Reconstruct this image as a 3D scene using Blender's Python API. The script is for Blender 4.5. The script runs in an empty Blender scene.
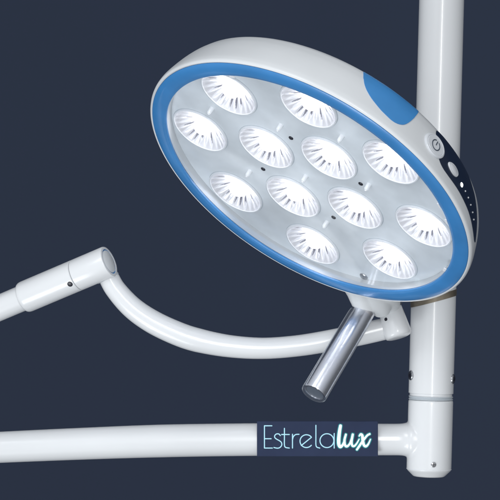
import bpy, bmesh, math, random
from mathutils import Vector, Matrix
random.seed(7)
SC = bpy.context.scene
COL = SC.collection
S = 0.0013                 # metres per unit; every length below is given in units of 1.3 mm
D = 2831.0                 # camera distance in units

# ------------------------------------------------------------------ camera
cd = bpy.data.cameras.new('camera'); cam = bpy.data.objects.new('camera', cd); COL.objects.link(cam)
cam.location = (0, -D*S, 0); cam.rotation_euler = (math.radians(90), 0, 0)
cd.sensor_width = 36; cd.lens = 36*D/500; cd.clip_start = 0.05; cd.clip_end = 200
SC.camera = cam
# ------------------------------------------------------------------ studio ambience
w = bpy.data.worlds.new('World'); SC.world = w; w.use_nodes = True
bg = w.node_tree.nodes['Background']; bg.inputs[0].default_value = (0.93, 0.96, 1.0, 1); bg.inputs[1].default_value = 1.0
wn = w.node_tree; wt = wn.nodes.new('ShaderNodeTexCoord'); wd = wn.nodes.new('ShaderNodeVectorMath'); wd.operation = 'DOT_PRODUCT'
wd.inputs[1].default_value = (-0.30, -0.84, 0.40); wn.links.new(wt.outputs['Generated'], wd.inputs[0])
wm = wn.nodes.new('ShaderNodeMapRange'); wm.interpolation_type = 'SMOOTHSTEP'
wm.inputs['From Min'].default_value = -0.5; wm.inputs['From Max'].default_value = 1.0; wm.inputs['To Min'].default_value = 0.13; wm.inputs['To Max'].default_value = 0.80
wn.links.new(wd.outputs['Value'], wm.inputs['Value']); wn.links.new(wm.outputs[0], bg.inputs[1])
SC.view_settings.view_transform = 'Standard'; SC.view_settings.look = 'None'
SC.view_settings.exposure = 0; SC.view_settings.gamma = 1
SC.cycles.use_denoising = True
SC.cycles.max_bounces = 10; SC.cycles.transparent_max_bounces = 16
# ------------------------------------------------------------------ studio lamps
def area(name, loc, target, sx, sy, power, color=(1, 1, 1), spread=180):
    l = bpy.data.lights.new(name, 'AREA'); l.shape = 'RECTANGLE'; l.size = sx; l.size_y = sy
    l.energy = power; l.color = color; l.spread = math.radians(spread)
    o = bpy.data.objects.new(name, l); COL.objects.link(o); o.location = loc
    o.rotation_euler = (Vector(target)-Vector(loc)).to_track_quat('-Z', 'Y').to_euler(); return o
area('strip_softbox', (0.35, -3.0, 0.35), (0.1, 0, 0), 0.22, 1.5, 4.5, (1, 0.99, 0.97), 80)
area('large_softbox', (-1.3, -2.3, 1.5), (0, 0, 0), 1.1, 1.1, 4, (0.96, 0.98, 1.0), 80)
area('low_fill', (-1.35, -1.5, -2.1), (0.05, 0, 0.05), 1.3, 1.3, 7.5, (0.95, 0.98, 1.0), 80)  # fill lamp added below to brighten the LED plate

# ------------------------------------------------------------------ materials
def mat(name, col, rough=0.4, metal=0.0, coat=0.0, bump=0.0, bscale=60, var=0.0, vscale=8, emit=None, estr=0, spec=0.5):
    m = bpy.data.materials.new(name); m.use_nodes = True; nt = m.node_tree
    b = nt.nodes['Principled BSDF']
    b.inputs['Base Color'].default_value = (*col, 1); b.inputs['Roughness'].default_value = rough
    b.inputs['Metallic'].default_value = metal; b.inputs['Coat Weight'].default_value = coat
    b.inputs['Coat Roughness'].default_value = 0.08
    b.inputs['Specular IOR Level'].default_value = spec
    tc = nt.nodes.new('ShaderNodeTexCoord')
    if bump:
        n = nt.nodes.new('ShaderNodeTexNoise'); n.inputs['Scale'].default_value = bscale; n.inputs['Detail'].default_value = 4
        nt.links.new(tc.outputs['Object'], n.inputs['Vector'])
        bp = nt.nodes.new('ShaderNodeBump'); bp.inputs['Strength'].default_value = bump; bp.inputs['Distance'].default_value = 0.001
        nt.links.new(n.outputs['Fac'], bp.inputs['Height']); nt.links.new(bp.outputs[0], b.inputs['Normal'])
    if var:
        n = nt.nodes.new('ShaderNodeTexNoise'); n.inputs['Scale'].default_value = vscale; n.inputs['Detail'].default_value = 5
        nt.links.new(tc.outputs['Object'], n.inputs['Vector'])
        r = nt.nodes.new('ShaderNodeValToRGB')
        r.color_ramp.elements[0].position = 0.3; r.color_ramp.elements[1].position = 0.7
        r.color_ramp.elements[0].color = (*[c*(1-var) for c in col], 1)
        r.color_ramp.elements[1].color = (*[min(1, c*(1+var*0.4)) for c in col], 1)
        nt.links.new(n.outputs['Fac'], r.inputs[0]); nt.links.new(r.outputs[0], b.inputs['Base Color'])
    if emit:
        b.inputs['Emission Color'].default_value = (*emit, 1); b.inputs['Emission Strength'].default_value = estr
    return m
M = {}
M['enamel'] = mat('white_enamel', (0.735, 0.755, 0.775), 0.26, coat=0.25, bump=0.12, bscale=60, var=0.05, vscale=5)
M['housing'] = mat('white_housing_plastic', (0.70, 0.725, 0.745), 0.34, coat=0.1, bump=0.08, bscale=160, var=0.06, vscale=9)
M['lip'] = mat('white_lip_plastic', (0.76, 0.79, 0.82), 0.3)
M['blue'] = mat('blue_rim_plastic', (0.047, 0.235, 0.56), 0.32, coat=0.3, var=0.16, vscale=14, bump=0.1, bscale=120)
M['bluepatch'] = mat('blue_grip_rubber', (0.052, 0.265, 0.62), 0.4, var=0.12, vscale=18)
M['navy'] = mat('navy_panel', (0.012, 0.022, 0.05), 0.25)
M['button'] = mat('grey_white_button', (0.68, 0.71, 0.75), 0.35)
M['symbol'] = mat('dark_symbol_print', (0.06, 0.08, 0.11), 0.5)
M['dark'] = mat('black_screw', (0.008, 0.009, 0.018), 0.3)
M['steel'] = mat('grey_steel', (0.45, 0.46, 0.48), 0.28, metal=1)
M['chrome'] = mat('polished_chrome', (0.80, 0.80, 0.84), 0.24, metal=1, bump=0.2, bscale=110)
M['cap'] = mat('dark_grey_cap', (0.10, 0.12, 0.15), 0.35)
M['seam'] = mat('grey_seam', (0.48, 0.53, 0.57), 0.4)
M['brown'] = mat('brown_painted_shadow', (0.30, 0.26, 0.20), 0.4, metal=0.5, var=0.6, vscale=30)  # brown stands in for shadow of the head on the pole
M['plaque'] = mat('navy_plaque', (0.020, 0.032, 0.076), 0.6, var=0.14, vscale=24, spec=0.2)
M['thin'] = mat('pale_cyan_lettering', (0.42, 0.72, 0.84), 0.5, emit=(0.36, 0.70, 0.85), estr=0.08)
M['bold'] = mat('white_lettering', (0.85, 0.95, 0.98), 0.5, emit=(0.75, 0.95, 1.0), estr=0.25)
M['teal'] = mat('teal_halo', (0.03, 0.26, 0.28), 0.5, spec=0.2)  # teal paints the glow behind the bold word
M['reflector'] = mat('silvered_reflector', (0.86, 0.86, 0.90), 0.26, metal=0.45)
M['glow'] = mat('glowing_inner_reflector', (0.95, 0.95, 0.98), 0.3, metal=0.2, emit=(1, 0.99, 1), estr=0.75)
M['groove'] = mat('groove_dark_reflection', (0.27, 0.27, 0.31), 0.3, metal=0.3)  # grey on some grooves paints dark reflections into the colour
M['flange'] = mat('clear_white_flange', (0.80, 0.82, 0.86), 0.2, coat=0.4)
M['led'] = mat('lit_led_lens', (1, 1, 1), 0.3, emit=(1.0, 0.99, 1.0), estr=4.5)
M['indicator'] = mat('lit_indicator', (1, 1, 1), 0.3, emit=(0.9, 0.97, 1.0), estr=2.5)
M['stud'] = mat('white_stud', (0.9, 0.92, 0.95), 0.15, coat=0.5)
M['plate'] = mat('grey_blue_plate', (0.79, 0.84, 0.885), 0.3, coat=0.3, var=0.24, vscale=11, bump=0.3, bscale=22)  # mottled tone paints pale reflections of the cover
M['backdrop'] = mat('navy_backdrop', (0.036, 0.047, 0.076), 1.0, spec=0.0)

def glass(name, tint, gl, edge=0.0, edgecol=(0.8, 0.85, 0.9)):
    m = bpy.data.materials.new(name); m.use_nodes = True; nt = m.node_tree; N = nt.nodes
    for n in list(N): N.remove(n)
    out = N.new('ShaderNodeOutputMaterial'); t = N.new('ShaderNodeBsdfTransparent'); t.inputs[0].default_value = (*tint, 1)
    g = N.new('ShaderNodeBsdfGlossy'); g.inputs['Roughness'].default_value = gl
    fa = N.new('ShaderNodeLayerWeight'); fa.inputs[0].default_value = 0.5
    pw = N.new('ShaderNodeMath'); pw.operation = 'POWER'; pw.inputs[1].default_value = 5; nt.links.new(fa.outputs['Facing'], pw.inputs[0])
    lw = N.new('ShaderNodeMath'); lw.operation = 'MULTIPLY_ADD'; lw.inputs[1].default_value = 0.96; lw.inputs[2].default_value = 0.04; nt.links.new(pw.outputs[0], lw.inputs[0])
    mx = N.new('ShaderNodeMixShader'); nt.links.new(lw.outputs[0], mx.inputs[0])
    nt.links.new(t.outputs[0], mx.inputs[1]); nt.links.new(g.outputs[0], mx.inputs[2])
    last = mx
    if edge:
        l2 = N.new('ShaderNodeLayerWeight'); l2.inputs[0].default_value = 0.5
        p = N.new('ShaderNodeMath'); p.operation = 'POWER'; p.inputs[1].default_value = 5
        nt.links.new(l2.outputs['Facing'], p.inputs[0])
        q = N.new('ShaderNodeMath'); q.operation = 'MULTIPLY'; q.inputs[1].default_value = edge; nt.links.new(p.outputs[0], q.inputs[0])
        d = N.new('ShaderNodeBsdfDiffuse'); d.inputs[0].default_value = (*edgecol, 1)
        m2 = N.new('ShaderNodeMixShader'); nt.links.new(q.outputs[0], m2.inputs[0])
        nt.links.new(mx.outputs[0], m2.inputs[1]); nt.links.new(d.outputs[0], m2.inputs[2]); last = m2
    nt.links.new(last.outputs[0], out.inputs[0]); return m
M['cover'] = glass('clear_cover_glass', (0.97, 0.985, 1.0), 0.08)
M['sheath'] = glass('clear_sheath_plastic', (0.93, 0.95, 0.98), 0.1, 0.75)

# ------------------------------------------------------------------ helpers
def W(px, py, Y):          # a point at depth Y given by where it lies in the view
    k = (D+Y)/D; return Vector(((px-250)*k, Y, (250-py)*k))
def link(name, bm, m, parent=None, smooth=40, loc=None, rot=None):
    bmesh.ops.recalc_face_normals(bm, faces=bm.faces)
    me = bpy.data.meshes.new(name); bm.to_mesh(me); bm.free()
    for v in me.vertices: v.co *= S
    for p in me.polygons: p.use_smooth = True
    me.materials.append(M[m])
    try: me.set_sharp_from_angle(angle=math.radians(smooth))
    except Exception: pass
    o = bpy.data.objects.new(name, me); COL.objects.link(o)
    if parent: o.parent = parent
    if rot is not None or loc is not None:
        mt = (rot.to_4x4() if rot is not None else Matrix.Identity(4))
        if loc is not None: mt = Matrix.Translation(Vector(loc)*S) @ mt
        o.matrix_local = mt
    return o
def tag(o, label, cat, group=None):
    o['label'] = label; o['category'] = cat
    if group: o['group'] = group
    return o
def empty(name, label, cat, mw):
    o = bpy.data.objects.new(name, None); COL.objects.link(o); o.matrix_world = mw; o.empty_display_size = 0.02
    return tag(o, label, cat)
def lathe(bm, prof, seg=64, M4=None, closed=False):     # prof: (r, z)
    rings = []
    for r, z in prof:
        if r < 1e-6: rings.append([bm.verts.new((0, 0, z))])
        else: rings.append([bm.verts.new((r*math.cos(2*math.pi*i/seg), r*math.sin(2*math.pi*i/seg), z)) for i in range(seg)])
    pairs = list(zip(rings, rings[1:])) + ([(rings[-1], rings[0])] if closed else [])
    for a, b in pairs:
        for i in range(seg):
            j = (i+1) % seg
            if len(a) == 1 and len(b) == 1: continue
            if len(a) == 1: bm.faces.new((a[0], b[i], b[j]))
            elif len(b) == 1: bm.faces.new((a[i], b[0], a[j]))
            else: bm.faces.new((a[i], b[i], b[j], a[j]))
    if M4 is not None:
        vs = [v for r in rings for v in r]; bmesh.ops.transform(bm, matrix=M4, verts=vs)
    return bm
def axis_mat(p, d):        # z axis along d, origin p
    return Matrix.Translation(p) @ Vector(d).to_track_quat('Z', 'Y').to_matrix().to_4x4()
def catmull(pts, n):
    P = [pts[0]*2-pts[1]] + list(pts) + [pts[-1]*2-pts[-2]]; out = []
    for i in range(1, len(P)-2):
        for k in range(n):
            t = k/n
            out.append(0.5*((2*P[i])+(P[i+1]-P[i-1])*t+(2*P[i-1]-5*P[i]+4*P[i+1]-P[i+2])*t*t+(-P[i-1]+3*P[i]-3*P[i+1]+P[i+2])*t**3))
    out.append(P[-2]); return out
def sweep(bm, pts, rad, n=10, seg=40, flat=None, cap=True):
    # pts Vectors, rad per point; flat=(normal, thickness) makes a flattened ribbon lying on a plane
    pr = [Vector((*p, r)) for p, r in zip(pts, rad)] if False else None
    c = catmull(pts, n) if len(pts) > 2 else [pts[0].lerp(pts[1], i/n) for i in range(n+1)]
    rr = []
    for i in range(len(pts)-1):
        for k in range(n): rr.append(rad[i]+(rad[i+1]-rad[i])*k/n)
    rr.append(rad[-1])
    up = Vector((0, 1, 0)) if flat is None else flat[0]
    rings = []
    for i, p in enumerate(c):
        t = (c[min(i+1, len(c)-1)]-c[max(i-1, 0)]).normalized()
        a = t.cross(up).normalized(); b = a.cross(t).normalized()
        tb = rr[i] if flat is None else flat[1]
        rings.append([bm.verts.new(p + a*rr[i]*math.cos(2*math.pi*k/seg) + b*tb*math.sin(2*math.pi*k/seg)) for k in range(seg)])
    for A, B in zip(rings, rings[1:]):
        for i in range(seg):
            j = (i+1) % seg; bm.faces.new((A[i], B[i], B[j], A[j]))
    if cap:
        if flat is not None:       # rounded ends
            for ring, p, q, r in ((rings[0], c[0], c[1], rr[0]), (rings[-1], c[-1], c[-2], rr[-1])):
                t = (p-q).normalized(); prev = ring
                for s_ in (0.5, 0.87):
                    new = [bm.verts.new(p + (v.co-p)*math.sqrt(1-s_*s_) + t*r*s_) for v in ring]
                    for i in range(seg):
                        j = (i+1) % seg; bm.faces.new((prev[i], new[i], new[j], prev[j]))
                    prev = new
                bm.faces.new(prev)
        else:
            bm.faces.new(rings[0]); bm.faces.new(rings[-1])
    return bm
def box(bm, c, sx, sy, sz, bev=0.0):
    g = bmesh.ops.create_cube(bm, size=1); bmesh.ops.scale(bm, vec=(sx, sy, sz), verts=g['verts'])
    bmesh.ops.translate(bm, vec=c, verts=g['verts'])
    if bev:
        es = list({e for v in g['verts'] for e in v.link_edges})
        bmesh.ops.bevel(bm, geom=es, offset=bev, segments=2, affect='EDGES')
    return bm

# ------------------------------------------------------------------ backdrop
bm = bmesh.new(); R_ = 5200
vs = [bm.verts.new((x*R_, 2500, z*R_)) for x, z in ((-1, -1), (1, -1), (1, 1), (-1, 1))]; bm.faces.new(vs)
o = link('backdrop', bm, 'backdrop'); o['kind'] = 'structure'

# ------------------------------------------------------------------ upright pole
PY = 235
T = W(446, -160, PY); Bt = W(430.9, 396, PY); PR = 24.3
pd = (Bt-T).normalized()
def polept(py):
    return T.lerp(Bt, (py+160)/(396+160))
pole = empty('support_pole', 'thick white upright pole passing behind the round lamp head', 'pole',
             Matrix.Translation(polept(396)*S))
def inpole(p): return p - polept(396)
bm = bmesh.new()
L = (Bt-T).length
lathe(bm, [(0, 0), (PR, 0), (PR, L-3.2), (PR-1.2, L-3.1), (PR-1.2, L)], 72, axis_mat(inpole(T), pd))
link('tube', bm, 'enamel', pole)
# tilted brown strip painting the head's shadow on the pole
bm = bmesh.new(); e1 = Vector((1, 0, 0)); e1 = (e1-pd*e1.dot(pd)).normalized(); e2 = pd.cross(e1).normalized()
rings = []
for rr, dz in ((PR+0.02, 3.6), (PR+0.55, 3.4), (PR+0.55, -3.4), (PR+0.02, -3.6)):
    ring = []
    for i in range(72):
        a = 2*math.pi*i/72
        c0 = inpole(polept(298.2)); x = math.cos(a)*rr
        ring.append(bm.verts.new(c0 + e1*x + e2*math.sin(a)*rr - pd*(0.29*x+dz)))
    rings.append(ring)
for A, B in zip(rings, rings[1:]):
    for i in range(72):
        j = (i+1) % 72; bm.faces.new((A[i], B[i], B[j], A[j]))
o = link('shadow_band', bm, 'brown', pole); o['label'] = 'thin tilted brown strip, painted shadow of the lamp head'
# side bolts
for sgn, py in ((-1, 375.6), (1, 378)):
    a = math.radians(68); dirv = Vector((sgn*math.sin(a), -math.cos(a), 0)); dirv = (dirv-pd*dirv.dot(pd)).normalized()
    p = inpole(polept(py)) + dirv*(PR-0.6); bm = bmesh.new()
    lathe(bm, [(0, 0), (5.2, 0), (5.2, 1.4), (4.4, 2.2), (2.6, 2.3), (2.4, 1.1), (0, 1.0)], 24, axis_mat(p, dirv))
    o = link('bolt', bm, 'steel', pole)
    bm = bmesh.new(); lathe(bm, [(0, 1.1), (2.3, 1.2), (1.9, 2.6), (0, 2.7)], 6, axis_mat(p, dirv)); link('bolt_socket', bm, 'dark', o)

# ------------------------------------------------------------------ horizontal arm with its swivel hub
HB = polept(396)
arm = empty('horizontal_arm', 'long white horizontal tube arm running left from the bottom hub of the upright pole', 'lamp arm',
            Matrix.Translation(HB*S))
bm = bmesh.new(); L2 = (W(428.4, 477, PY)-HB).length
lathe(bm, [(0, 3.9), (PR-1.1, 3.9), (PR-0.5, 4.3), (PR, 5.2), (PR, L2-8),
           (PR-7, L2-1.2), (PR-8, L2-0.4), (0, L2)], 72, axis_mat(Vector((0, 0, 0)), pd))
# tube blending into the hub
pts = [W(x, y, PY)-HB for x, y in ((-60, 450.5), (0, 447.3), (80, 443.8), (160, 441.0), (250, 439.6), (330, 439.4), (385, 439.5), (398, 439.5), (403, 439.5), (407.5, 439.5), (411, 439.5), (428, 439.5))]
sweep(bm, pts, [16.6, 16.9, 17.3, 17.8, 17.7, 17.3, 17.15, 17.15, 17.5, 18.6, 20.5, 21], 8, 56)
hub = link('arm_tube', bm, 'enamel', arm)
md = hub.modifiers.new('fuse', 'REMESH'); md.mode = 'VOXEL'; md.voxel_size = 0.8*S; md.use_smooth_shade = True
md = hub.modifiers.new('soften', 'SMOOTH'); md.iterations = 22; md.factor = 0.5
bm = bmesh.new()
lathe(bm, [(PR-1, L2-9.3), (PR+0.12, L2-9.1), (PR+0.12, L2-8.5), (PR-1, L2-8.3)], 72, axis_mat(Vector((0, 0, 0)), pd), closed=True)
link('hub_seam', bm, 'lip', arm)
bm = bmesh.new()
lathe(bm, [(PR-1.6, 0.0), (PR-0.4, 0.1), (PR-0.2, 0.9), (PR-1.0, 1.5), (PR-1.0, 2.3), (PR-0.2, 2.9), (PR-0.4, 3.8), (PR-1.6, 3.9)], 72, axis_mat(Vector((0, 0, 0)), pd))
link('swivel_ring', bm, 'seam', arm)
p = (T+(Bt-T)*((463+160)/556)) - HB + Vector((3.2, -PR+0.3, 0)); bm = bmesh.new()
lathe(bm, [(0, 0), (2.9, 0), (2.9, 0.5), (2.2, 0.9), (0, 1.0)], 24, axis_mat(p, (0.13, -1, 0)))
o = link('screw', bm, 'steel', arm)
bm = bmesh.new(); q = p+Vector((0.1, -1.15, 0)); box(bm, q, 4.2, 0.5, 0.8); box(bm, q, 0.8, 0.6, 3.8); link('screw_slot', bm, 'dark', o)

# ------------------------------------------------------------------ name plaque on the arm
PQ = PY-20.5
c = W(317.5, 438.8, PQ); k = (D+PQ)/D
pl = empty('name_plaque', 'navy name plaque with glowing cyan lettering on the lower horizontal arm', 'sign', Matrix.Translation((c+Vector((0, 1.2, 0)))*S))
def onpl(x, y): return W(x, y, PQ) - c
bm = bmesh.new(); box(bm, Vector((0, 0.6, 0)), 121*k, 3.0, 35.2*k, 0.35); link('plate', bm, 'plaque', pl)
def stroke(bm, pts, width, y, n=6, thick=0.45, taper=False):
    P = [onpl(*p) + Vector((0, y, 0)) for p in pts]
    r = [width/2]*len(P)
    if taper: r = [width/2*f for f in taper]
    sweep(bm, P, r, n if len(P) > 2 else 2, 10, flat=(Vector((0, 1, 0)), thick))
def A_(x, y): return 254+x/7.8125, 414+y/7.8125
def B_(x, y): return 318+x/7.8125, 414+y/7.8125
def arc(cx, cy, r, a0, a1, n=14, f=A_):
    return [f(cx+r*math.cos(math.radians(a0+(a1-a0)*i/n)), cy-r*math.sin(math.radians(a0+(a1-a0)*i/n))) for i in range(n+1)]
bm = bmesh.new(); tw = 1.25; yy = -1.25
stroke(bm, [A_(82, 92), A_(82, 266)], tw, yy); stroke(bm, [A_(82, 92), A_(140, 92)], tw, yy-0.05)
stroke(bm, [A_(82, 193), A_(134, 193)], tw, yy-0.05); stroke(bm, [A_(82, 266), A_(144, 266)], tw, yy-0.05)
stroke(bm, [A_(*p) for p in ((206, 168), (194, 156), (176, 156), (163, 168), (163, 184), (178, 197), (198, 208), (214, 222), (217, 242), (205, 260), (185, 267), (156, 262))], tw, yy)
stroke(bm, [A_(*p) for p in ((238, 112), (238, 190), (238, 240), (246, 260), (276, 266))], tw, yy)
stroke(bm, [A_(216, 160), A_(276, 160)], tw, yy-0.05)
stroke(bm, [A_(301, 266), A_(301, 158)], tw, yy); stroke(bm, [A_(*p) for p in ((301, 200), (308, 177), (325, 161), (352, 158))], tw, yy-0.05)
stroke(bm, [A_(448, 184)] + arc(410, 212, 50, 30, 320, 22)[1:], tw, yy, 3); stroke(bm, [A_(370, 246), A_(449, 182)], tw, yy-0.05)
stroke(bm, [A_(*p) for p in ((484, 88), (484, 180), (484, 238), (491, 258), (514, 266))], tw, yy)
stroke(bm, arc(70, 208, 54, 0, 354, 26, B_), tw, yy, 3); stroke(bm, [B_(127, 152), B_(127, 266)], tw, yy-0.05)
o = link('lettering', bm, 'thin', pl); o['label'] = 'thin pale cyan word Estrela'
lux = [([(176, 92), (168, 140), (162, 200), (164, 240), (176, 256), (194, 240), (208, 205)], 3.5, (0.9, 1.0, 1.05, 1, 0.9, 0.7, 0.5)),
       ([(218, 160), (207, 205), (212, 244), (228, 252), (248, 232), (262, 195), (272, 160)], 2.5, (0.9, 1, 1, 1, 0.8, 0.8, 1)),
       ([(272, 160), (263, 215), (268, 246), (284, 250), (304, 228), (322, 196)], 2.4, (1, 1, 1, 0.9, 0.7, 0.5)),
       ([(322, 172), (334, 158), (346, 168), (350, 205), (358, 240), (374, 252), (392, 236), (410, 198)], 2.6, (0.6, 0.9, 1.1, 1.2, 1.1, 1, 0.8, 0.5)),
       ([(404, 156), (384, 168), (352, 208), (322, 252), (304, 278)], 2.4, (0.9, 0.9, 1, 1, 0.9))]
bm = bmesh.new()
for j, (p, w_, tp) in enumerate(lux): stroke(bm, [B_(*q) for q in p], w_, -1.42-0.04*j, 6, 0.4, tp)
o = link('lettering', bm, 'bold', pl); o['label'] = 'bold white script word lux'
bm = bmesh.new()
for j, (p, w_, tp) in enumerate(lux): stroke(bm, [B_(*q) for q in p], w_+2.0, -0.95-0.02*j, 6, 0.15, [max(t, 0.75) for t in tp])
o = link('letter_halo', bm, 'teal', pl)  # wider flat strokes painting a halo of glow around lux

# ------------------------------------------------------------------ spring arm (left) and curved arm
AY = 185
ax = W(109.3, 261.3, AY)-W(46.5, 287.5, AY); ax.normalize(); ax = (ax + Vector((0, -0.36, 0))).normalized()
J = W(109.3, 261.3, AY-4)      # centre of the elbow's end cap
def along(d): return J + ax*d
s1 = 72.5; SR = 17.2
sp = empty('spring_arm', 'straight white tube arm entering at the left edge with a thicker collar', 'lamp arm', Matrix.Translation(along(-s1)*S))
o0 = along(-s1-0)
def rel(p): return p - along(-s1)
bm = bmesh.new()
Z0 = -34.5*1.06
lathe(bm, [(0, -200), (13.6, -200), (13.9, Z0-2), (14.3, Z0-0.6), (16.2, Z0+0.6), (16.9, Z0+2.2), (SR, Z0+5)] + [(SR, 30.6), (SR-0.7, 31.3), (0, 31.3)], 64, axis_mat(Vector((0, 0, 0)), ax))
link('arm_tube', bm, 'enamel', sp)
# set-screw hole in the collar
hp = W(67.3, 290.5, AY-16); h0 = rel(hp); tt = h0.dot(ax); rad = (h0-ax*tt).normalized(); bm = bmesh.new()
lathe(bm, [(0, 0.15), (2.7, 0.15), (3.0, 0.0), (3.0, -1.5)], 28, axis_mat(ax*tt+rad*SR, rad)); o = link('screw_hole', bm, 'dark', sp)

ca = empty('curved_arm', 'white curved tube arm bending from the left elbow down to the lamp head', 'lamp arm', Matrix.Translation(J*S))
bm = bmesh.new(); Lr = s1-31.9
lathe(bm, [(0, -Lr), (SR-0.6, -Lr), (SR, -Lr+0.6), (SR, -1.6), (SR-0.6, -0.4), (SR-1.6, 0), (SR-3.2, 0), (SR-3.4, -1.6), (0, -1.6)], 64, axis_mat(Vector((0, 0, 0)), ax))
link('elbow_sleeve', bm, 'enamel', ca)
bm = bmesh.new(); lathe(bm, [(SR-4.4, -1.55), (SR-4.3, -0.9), (SR-3.4, -0.8), (SR-3.25, -1.55)], 64, axis_mat(Vector((0, 0, 0)), ax)); link('cap_seal', bm, 'bluepatch', ca)
bm = bmesh.new(); lathe(bm, [(SR-4.5, -1.55), (SR-4.6, -0.3), (SR-6, 0.4), (0, 1.2)], 64, axis_mat(Vector((0, 0, 0)), ax)); link('end_cap', bm, 'housing', ca)
cl = [(104, 268, 11.0), (108.5, 277, 11.0), (116, 290, 11.2), (132, 307.5, 12.0), (152, 321.5, 12.6), (176, 333, 12.9), (197, 340, 12.9), (228, 346, 12.0), (262, 348.3, 11.4), (296, 346, 11.4), (328, 341, 11.6), (360, 334.5, 11.8), (384, 329, 11.8), (392, 327, 11.0)]
bm = bmesh.new()
sweep(bm, [W(x, y, AY+8+0.03*(x-104))-J for x, y, r in cl], [r for *_, r in cl], 8, 48)
link('arm_tube', bm, 'enamel', ca)
bm = bmesh.new()
p0 = W(105.5, 273.2, AY+8)-J; dd = (W(108.5, 277, AY+8)-W(103, 266, AY+8)).normalized()
lathe(bm, [(11.0, 7), (12.4, 7.4), (12.6, 8.3), (11.2, 8.9)], 48, axis_mat(p0-dd*2, dd), closed=True); link('joint_ring', bm, 'seam', ca)
K0 = W(389.5, 306.5, AY+12); K1 = W(398.6, 337.8, AY+14); kd = (K1-K0).normalized(); kl = (K1-K0).length
kd = (kd+Vector((0.0, -0.25, 0))).normalized()
bm = bmesh.new()
lathe(bm, [(0, 0), (12.0, 0), (12.5, 0.6), (14.0, kl*0.5), (14.9, kl-6), (14.6, kl-3), (13.2, kl-0.8), (11, kl), (0, kl+0.4)], 56, axis_mat(K0-J, kd))
kn = link('knuckle', bm, 'enamel', ca)
rd = Vector((-0.62, -0.78, 0)); rd = (rd-kd*rd.dot(kd)).normalized(); bm = bmesh.new()
lathe(bm, [(0, 0.5), (1.9, 0.4), (2.4, -0.8)], 24, axis_mat(K0-J+kd*14+rd*13.4, rd)); link('screw_hole', bm, 'dark', kn)

# ------------------------------------------------------------------ LAMP HEAD
n = Vector((-0.47451, -0.45003, -0.75651)).normalized()
u = Vector((0.84715, 0, -0.53136)).normalized(); v = n.cross(u).normalized()
RM = Matrix((u, v, n)).transposed()
C = Vector((56.88, 0, 62.91))
head = empty('surgical_lamp', 'round tilted white surgical lamp head with blue rim and twelve lit LED spots', 'surgical lamp',
             Matrix.Translation(C*S) @ RM.to_4x4())
prof = [(2, 180.5), (5, 181.5), (10, 181), (20, 178.5), (31, 175), (41, 170.5), (50, 164), (57, 150), (62, 120), (64, 70), (64.5, 0)]
pp = [Vector((r, -h, 0)) for h, r in prof[1:]]
sm = catmull(pp, 6)
dense = [prof[0]] + [(-q.y, q.x) for q in sm]
def wr(h):
    for (h0, r0), (h1, r1) in zip(dense, dense[1:]):
        if h <= h1: return r0+(r1-r0)*(max(h, h0)-h0)/(h1-h0)
    return 0
def wall(phi, h, off=0.0):
    a = math.radians(phi); return Vector((math.cos(a)*(wr(h)+off), math.sin(a)*(wr(h)+off), -h))
bm = bmesh.new()
# housing: lip, side wall, domed back, inner well wall
lathe(bm, [(161.6, -13.5), (161.6, -2.6), (178.2, -3.6), (178.4, -1.9), (179.6, -1.5), (180.8, -2.4), (181.3, -3.6)] + [(max(q.x, 0), q.y) for q in sm], 256)
link('housing', bm, 'housing', head, smooth=50)
bm = bmesh.new()     # blue rim, slightly domed
lathe(bm, [(161.9, -2.2), (161.9, -0.4), (162.6, 0.05), (166, 0.35), (172, 0.0), (177.4, -1.0), (178.1, -1.6), (178.1, -2.9)], 256, closed=True)
for vv in bm.verts:  # the moulded inner edge is not perfectly even
    a = math.atan2(vv.co.y, vv.co.x); r = math.hypot(vv.co.x, vv.co.y)
    if r < 163:
        f = 1+(0.28*math.sin(3*a+1)+0.14*math.sin(8*a)-0.3)/r
        vv.co.x *= f; vv.co.y *= f
link('rim', bm, 'blue', head)
# back plate with holes
ZP = -12.0
spots = [(126.3, 18.0+45*k) for k in range(8)] + [(54.2, -5.0+90*k) for k in range(4)]
LED0 = Vector((-1.8, 0.3, 0))
cent = [LED0 + Vector((R*math.cos(math.radians(a)), R*math.sin(math.radians(a)), 0)) for R, a in spots]
bm = bmesh.new(); edges = []
def loop(cx, cy, r, seg):
    vs = [bm.verts.new((cx+r*math.cos(2*math.pi*i/seg), cy+r*math.sin(2*math.pi*i/seg), ZP)) for i in range(seg)]
    for i in range(seg): edges.append(bm.edges.new((vs[i], vs[(i+1) % seg])))
loop(0, 0, 161.55, 128)
for c_ in cent: loop(c_.x, c_.y, 30.2, 48)
bmesh.ops.triangle_fill(bm, use_beauty=True, use_dissolve=False, edges=edges)
for f in list(bm.faces):
    m_ = f.calc_center_median()
    if any((m_.xy-c_.xy).length < 27.0 for c_ in cent): bm.faces.remove(f)
link('reflector_plate', bm, 'plate', head)
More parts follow.
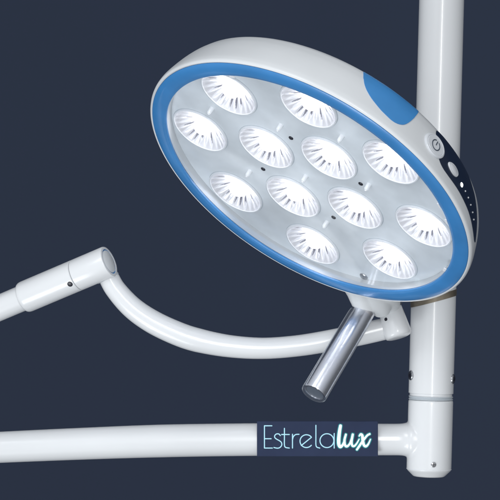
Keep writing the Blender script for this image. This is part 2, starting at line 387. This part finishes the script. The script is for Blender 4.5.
# LED spots: fluted cup > flange, lens
def cup_bm():
    bm = bmesh.new(); NF = 24; seg = 416; rings = []; rnd = random.Random(5)
    amp = [rnd.uniform(0.5, 1.0) for _ in range(NF)]; jit = [rnd.uniform(-0.12, 0.12) for _ in range(NF)]
    dark = [rnd.random() < 0.38 for _ in range(NF)]; span = [(rnd.uniform(0.08, 0.3), rnd.uniform(0.55, 0.95)) for _ in range(NF)]
    for i in range(21):
        t = i/20; r = 29.3-(29.3-8.0)*t; z = -10.3-15.0*(t**0.8)
        ring = []
        for k_ in range(seg):
            x = k_/seg*NF; q = int(x) % NF; d_ = (x-int(x)-0.5-jit[q])
            g = math.exp(-(d_/0.16)**2)*amp[q]*math.sin(math.pi*min(1, t/0.95)) - 0.35*abs(math.cos(math.pi*(x-int(x))))*math.sin(math.pi*t)
            rr_ = r+1.5*g; a = 2*math.pi*k_/seg; ring.append(bm.verts.new((rr_*math.cos(a), rr_*math.sin(a), z-1.3*g)))
        rings.append(ring)
    for i, (A, B) in enumerate(zip(rings, rings[1:])):
        for k_ in range(seg):
            f = bm.faces.new((A[k_], B[k_], B[(k_+1) % seg], A[(k_+1) % seg]))
            x = (k_+0.5)/seg*NF; q = int(x) % NF
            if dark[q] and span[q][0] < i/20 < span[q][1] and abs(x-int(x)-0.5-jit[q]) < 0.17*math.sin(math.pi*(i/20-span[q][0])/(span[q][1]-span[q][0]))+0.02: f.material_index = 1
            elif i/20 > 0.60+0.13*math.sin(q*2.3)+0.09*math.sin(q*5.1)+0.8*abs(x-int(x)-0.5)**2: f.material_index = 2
    return bm
def flange_bm():
    bm = bmesh.new()
    lathe(bm, [(29.1, -10.6), (29.3, -10.0), (29.9, -9.7), (30.7, -9.9), (31.1, -10.4), (31.2, -12.3)], 96); return bm
def lens_bm():
    bm = bmesh.new(); lathe(bm, [(9.0, -24)] + [(9.8*math.cos(t), -16.5+8*math.sin(t)) for t in [math.radians(x) for x in (-25, 0, 15, 30, 45, 60, 75)]] + [(0, -8.5)], 48); return bm
first = None
for c_ in cent:
    if first is None:
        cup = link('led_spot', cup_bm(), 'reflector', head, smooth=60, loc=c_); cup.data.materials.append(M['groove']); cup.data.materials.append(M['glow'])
        fl = link('flange', flange_bm(), 'flange', cup)
        bm = bmesh.new(); lathe(bm, [(31.1, -11.8), (31.7, -11.8), (31.8, -12.3)], 72); gap = link('shadow_gap', bm, 'seam', cup); le = link('led_lens', lens_bm(), 'led', cup); first = (cup, fl, le, gap)  # grey ring paints the thin shadow line around each flange
    else:
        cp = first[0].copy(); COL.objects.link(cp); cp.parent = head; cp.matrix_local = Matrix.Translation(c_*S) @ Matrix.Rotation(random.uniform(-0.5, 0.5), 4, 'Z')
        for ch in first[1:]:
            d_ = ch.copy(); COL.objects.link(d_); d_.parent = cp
# screws and clear studs on the plate
for R, a in ((61, 45+0), (61, 130), (61, 219.5), (61, -49.5)):
    p = Vector((R*math.cos(math.radians(a)), R*math.sin(math.radians(a)), ZP)); bm = bmesh.new()
    lathe(bm, [(0, 1.1), (1.9, 1.0), (2.5, 0.5), (2.6, -0.5)], 20); link('screw', bm, 'dark', head, loc=p)
p = Vector((100, -121, ZP)); bm = bmesh.new(); lathe(bm, [(0, 1.6), (3.6, 1.4), (4.6, 0.6), (4.8, -0.5)], 20); link('screw', bm, 'steel', head, loc=p)
for (x, y) in ((-54.3, 58), (2.1, 104), (-6.6, -3.4), (-57.6, -57.7), (50.3, 50.7), (36.7, -62.7), (-122, 12)):
    bm = bmesh.new(); lathe(bm, [(0, 7.6), (1.4, 7.3), (2.3, 6.2), (2.7, 0.2), (3.0, -0.4)], 20)
    link('stud', bm, 'stud', head, loc=Vector((x, y, ZP)))
# clips holding the cover
for a in (137.6, 43, 34.4, 2):
    bm = bmesh.new(); box(bm, Vector((0, 0, 0)), 3.0, 7.0, 1.0, 0.4)
    o = link('clip', bm, 'flange', head, loc=Vector((160.3*math.cos(math.radians(a)), 160.3*math.sin(math.radians(a)), -0.6)), rot=Matrix.Rotation(math.radians(a), 3, 'Z'))
bm = bmesh.new(); lathe(bm, [(161.5, -2.7), (161.5, -1.9), (161.0, -1.7), (0, -1.7)], 128); link('cover_glass', bm, 'cover', head)

# coloured patch and control panel on the side wall
def interp(tab, x):
    tab = sorted(tab)
    if x <= tab[0][0]: return tab[0][1]
    for (a, b), (c2, d2) in zip(tab, tab[1:]):
        if x <= c2: return b+(d2-b)*(x-a)/(c2-a)
    return tab[-1][1]
def patch(name, m, lo, hi, off, n1=60, n2=14):
    a0, a1 = lo[0][0], lo[-1][0]; bm = bmesh.new(); g = []
    for i in range(n1+1):
        ph = a0+(a1-a0)*i/n1; l = sum(interp(lo, ph+d_) for d_ in (-1.2, -0.8, -0.4, 0, 0.4, 0.8, 1.2))/7 if 1.2 < i*abs(a1-a0)/n1 < abs(a1-a0)-1.2 else interp(lo, ph); h = interp(hi, ph); row = [bm.verts.new(wall(ph, l-0.3, -1.0))]
        for j in range(n2+1): row.append(bm.verts.new(wall(ph, l+(h-l)*j/n2, off)))
        row.append(bm.verts.new(wall(ph, h+0.3, -1.0))); g.append(row)
    for A, B in zip(g, g[1:]):
        for j in range(len(A)-1): bm.faces.new((A[j], B[j], B[j+1], A[j+1]))
    return link(name, bm, m, head, smooth=30)
patch('grip_patch', 'bluepatch', [(71.8, 49), (72.6, 40), (73.5, 28), (74.5, 20.5), (76.5, 15), (79, 13), (83.5, 15.5), (87, 20), (89, 23.5), (91.5, 30), (93.2, 38), (94.6, 49)],
      [(71.8, 51.5), (94.6, 51.5)], 0.6)
cpn = patch('control_panel', 'navy', [(21.5, 11.5), (23, 9), (27.5, 10), (36.5, 13.5), (46.5, 14.5), (53, 14), (56.5, 14.6), (59, 18), (61, 25), (62.4, 36), (63.2, 43)],
      [(21.5, 12.5), (24, 20), (29, 31), (34, 40), (40, 46), (48, 49.5), (58, 50.5), (62, 48.5), (63.2, 46)], 0.5)
def wframe(phi, h, off):
    p = wall(phi, h, off); a = math.radians(phi); t = Vector((-math.sin(a), math.cos(a), 0)); e = (wall(phi, h+1)-wall(phi, h-1)).normalized()
    nn = t.cross(e); nn = nn if nn.dot(Vector((math.cos(a), math.sin(a), 0))) > 0 else -nn
    return p, Matrix((t, nn.cross(t), nn)).transposed()      # x along the rim, z outward
p, rm = wframe(62.4, 27.2, 0.3); bm = bmesh.new()
lathe(bm, [(0, 1.5), (9.4, 1.4), (9.7, 1.0), (10.1, 1.0), (10.4, 1.35), (11.6, 1.2), (12.3, 0.4), (12.4, -2)], 56)
for vv in bm.verts: vv.co.x *= 1.14
o = link('power_button', bm, 'button', cpn, loc=p, rot=rm)
bm = bmesh.new()
P_ = [Vector((5.9*math.cos(math.radians(t)), 5.2*math.sin(math.radians(t)), 1.6)) for t in range(-25+50, 336, 10)]
rt = Matrix.Rotation(math.radians(-98), 3, 'Z')
sweep(bm, [rt @ q for q in P_], [0.6]*len(P_), 2, 8, flat=(Vector((0, 0, 1)), 0.35))
sweep(bm, [rt @ Vector((0.2, 0, 1.6)), rt @ Vector((5.2, 0, 1.6))], [0.6, 0.6], 2, 8, flat=(Vector((0, 0, 1)), 0.35))
# print sits on the button: placed with the same frame, third level kept under the panel
link('power_symbol', bm, 'symbol', cpn, loc=p, rot=rm)
p, rm = wframe(52, 25.5, 0.4); bm = bmesh.new()
lathe(bm, [(0, 1.8), (3.2, 1.6), (3.6, 1.2), (4.4, 1.2), (4.8, 0.3), (4.8, -1)], 40)
for vv in bm.verts: vv.co.y *= 1.1-0.1*vv.co.x/4.8; vv.co.x *= 1.95
link('dim_button', bm, 'button', cpn, loc=p, rot=rm)
for i, (ph, h) in enumerate(((45.5, 23.5), (42.5, 23.5), (39.6, 23), (36.6, 21.7), (33.6, 20), (31, 17.5))):
    p, rm = wframe(ph, h, 0.4); r = 2.5 if i == 0 else 0.9; bm = bmesh.new()
    lathe(bm, [(0, 0.9), (r*0.7, 0.75), (r, 0.2), (r, -0.6)], 20); link('indicator_light', bm, 'indicator' if i == 0 else 'button', cpn, loc=p, rot=rm)

# neck that carries the head, and the handle below it
def cyl(phi, r, h): a = math.radians(phi); return Vector((r*math.cos(a), r*math.sin(a), -h))
bm = bmesh.new()
inv = RM.transposed()
kp = inv @ (K0-C)
sweep(bm, [cyl(303, 170, 31), cyl(303, 180, 29), cyl(303, 191, 25.5), cyl(303.2, 203, 21), cyl(303.4, 213, 17), cyl(303.4, 220, 14), cyl(303.4, 224, 13)], [30, 27, 22.5, 17.8, 15, 13, 8], 8, 48)
kq = inv @ (W(382, 313, 176)-C)
sweep(bm, [cyl(306.5, 170, 35), cyl(306.5, 187, 32), kq.lerp(cyl(306.5, 187, 32), 0.4), kq], [29, 24, 15.5, 8.5], 8, 48)
sweep(bm, [cyl(309, 170, 35), cyl(309, 192, 33), kp.lerp(cyl(309, 192, 33), 0.4), kp], [26, 20, 14.5, 11.9], 8, 48)
nk = link('neck', bm, 'housing', head)
md = nk.modifiers.new('fuse', 'REMESH'); md.mode = 'VOXEL'; md.voxel_size = 0.9*S; md.use_smooth_shade = True
md = nk.modifiers.new('soften', 'SMOOTH'); md.iterations = 14; md.factor = 0.5
bm = bmesh.new(); hz = cyl(304, 212, 0)
sd = (inv @ (K0-K1)).normalized()
lathe(bm, [(11.0, -1.6), (14.0, -1.5), (14.3, -0.8), (14.0, 0.4), (11.0, 0.6)], 48, axis_mat(kp+sd*0.6, sd), closed=True); link('swivel_seal', bm, 'navy', head)
bm.free()
HX = cyl(303.4, 220, -2.5)
bm = bmesh.new()
lathe(bm, [(0, -13), (12.8, -13), (12.8, 98.4), (12.2, 99.6), (10.8, 99.8), (10.5, 98.0), (0, 97.8)], 64, Matrix.Translation(HX))
hd = link('handle', bm, 'chrome', head); hd['label'] = 'polished chrome rod handle in a clear sheath'
bm = bmesh.new(); lathe(bm, [(0, 97.9), (10.4, 98.1), (10.1, 98.6), (0, 98.8)], 48, Matrix.Translation(HX)); link('handle_cap', bm, 'cap', hd)
bm = bmesh.new(); lathe(bm, [(13.0, -6), (13.4, -2), (13.7, 40), (14.1, 99), (13.8, 101.2), (12.6, 102.4), (0, 102.8)], 64, Matrix.Translation(HX)); link('sheath', bm, 'sheath', hd)
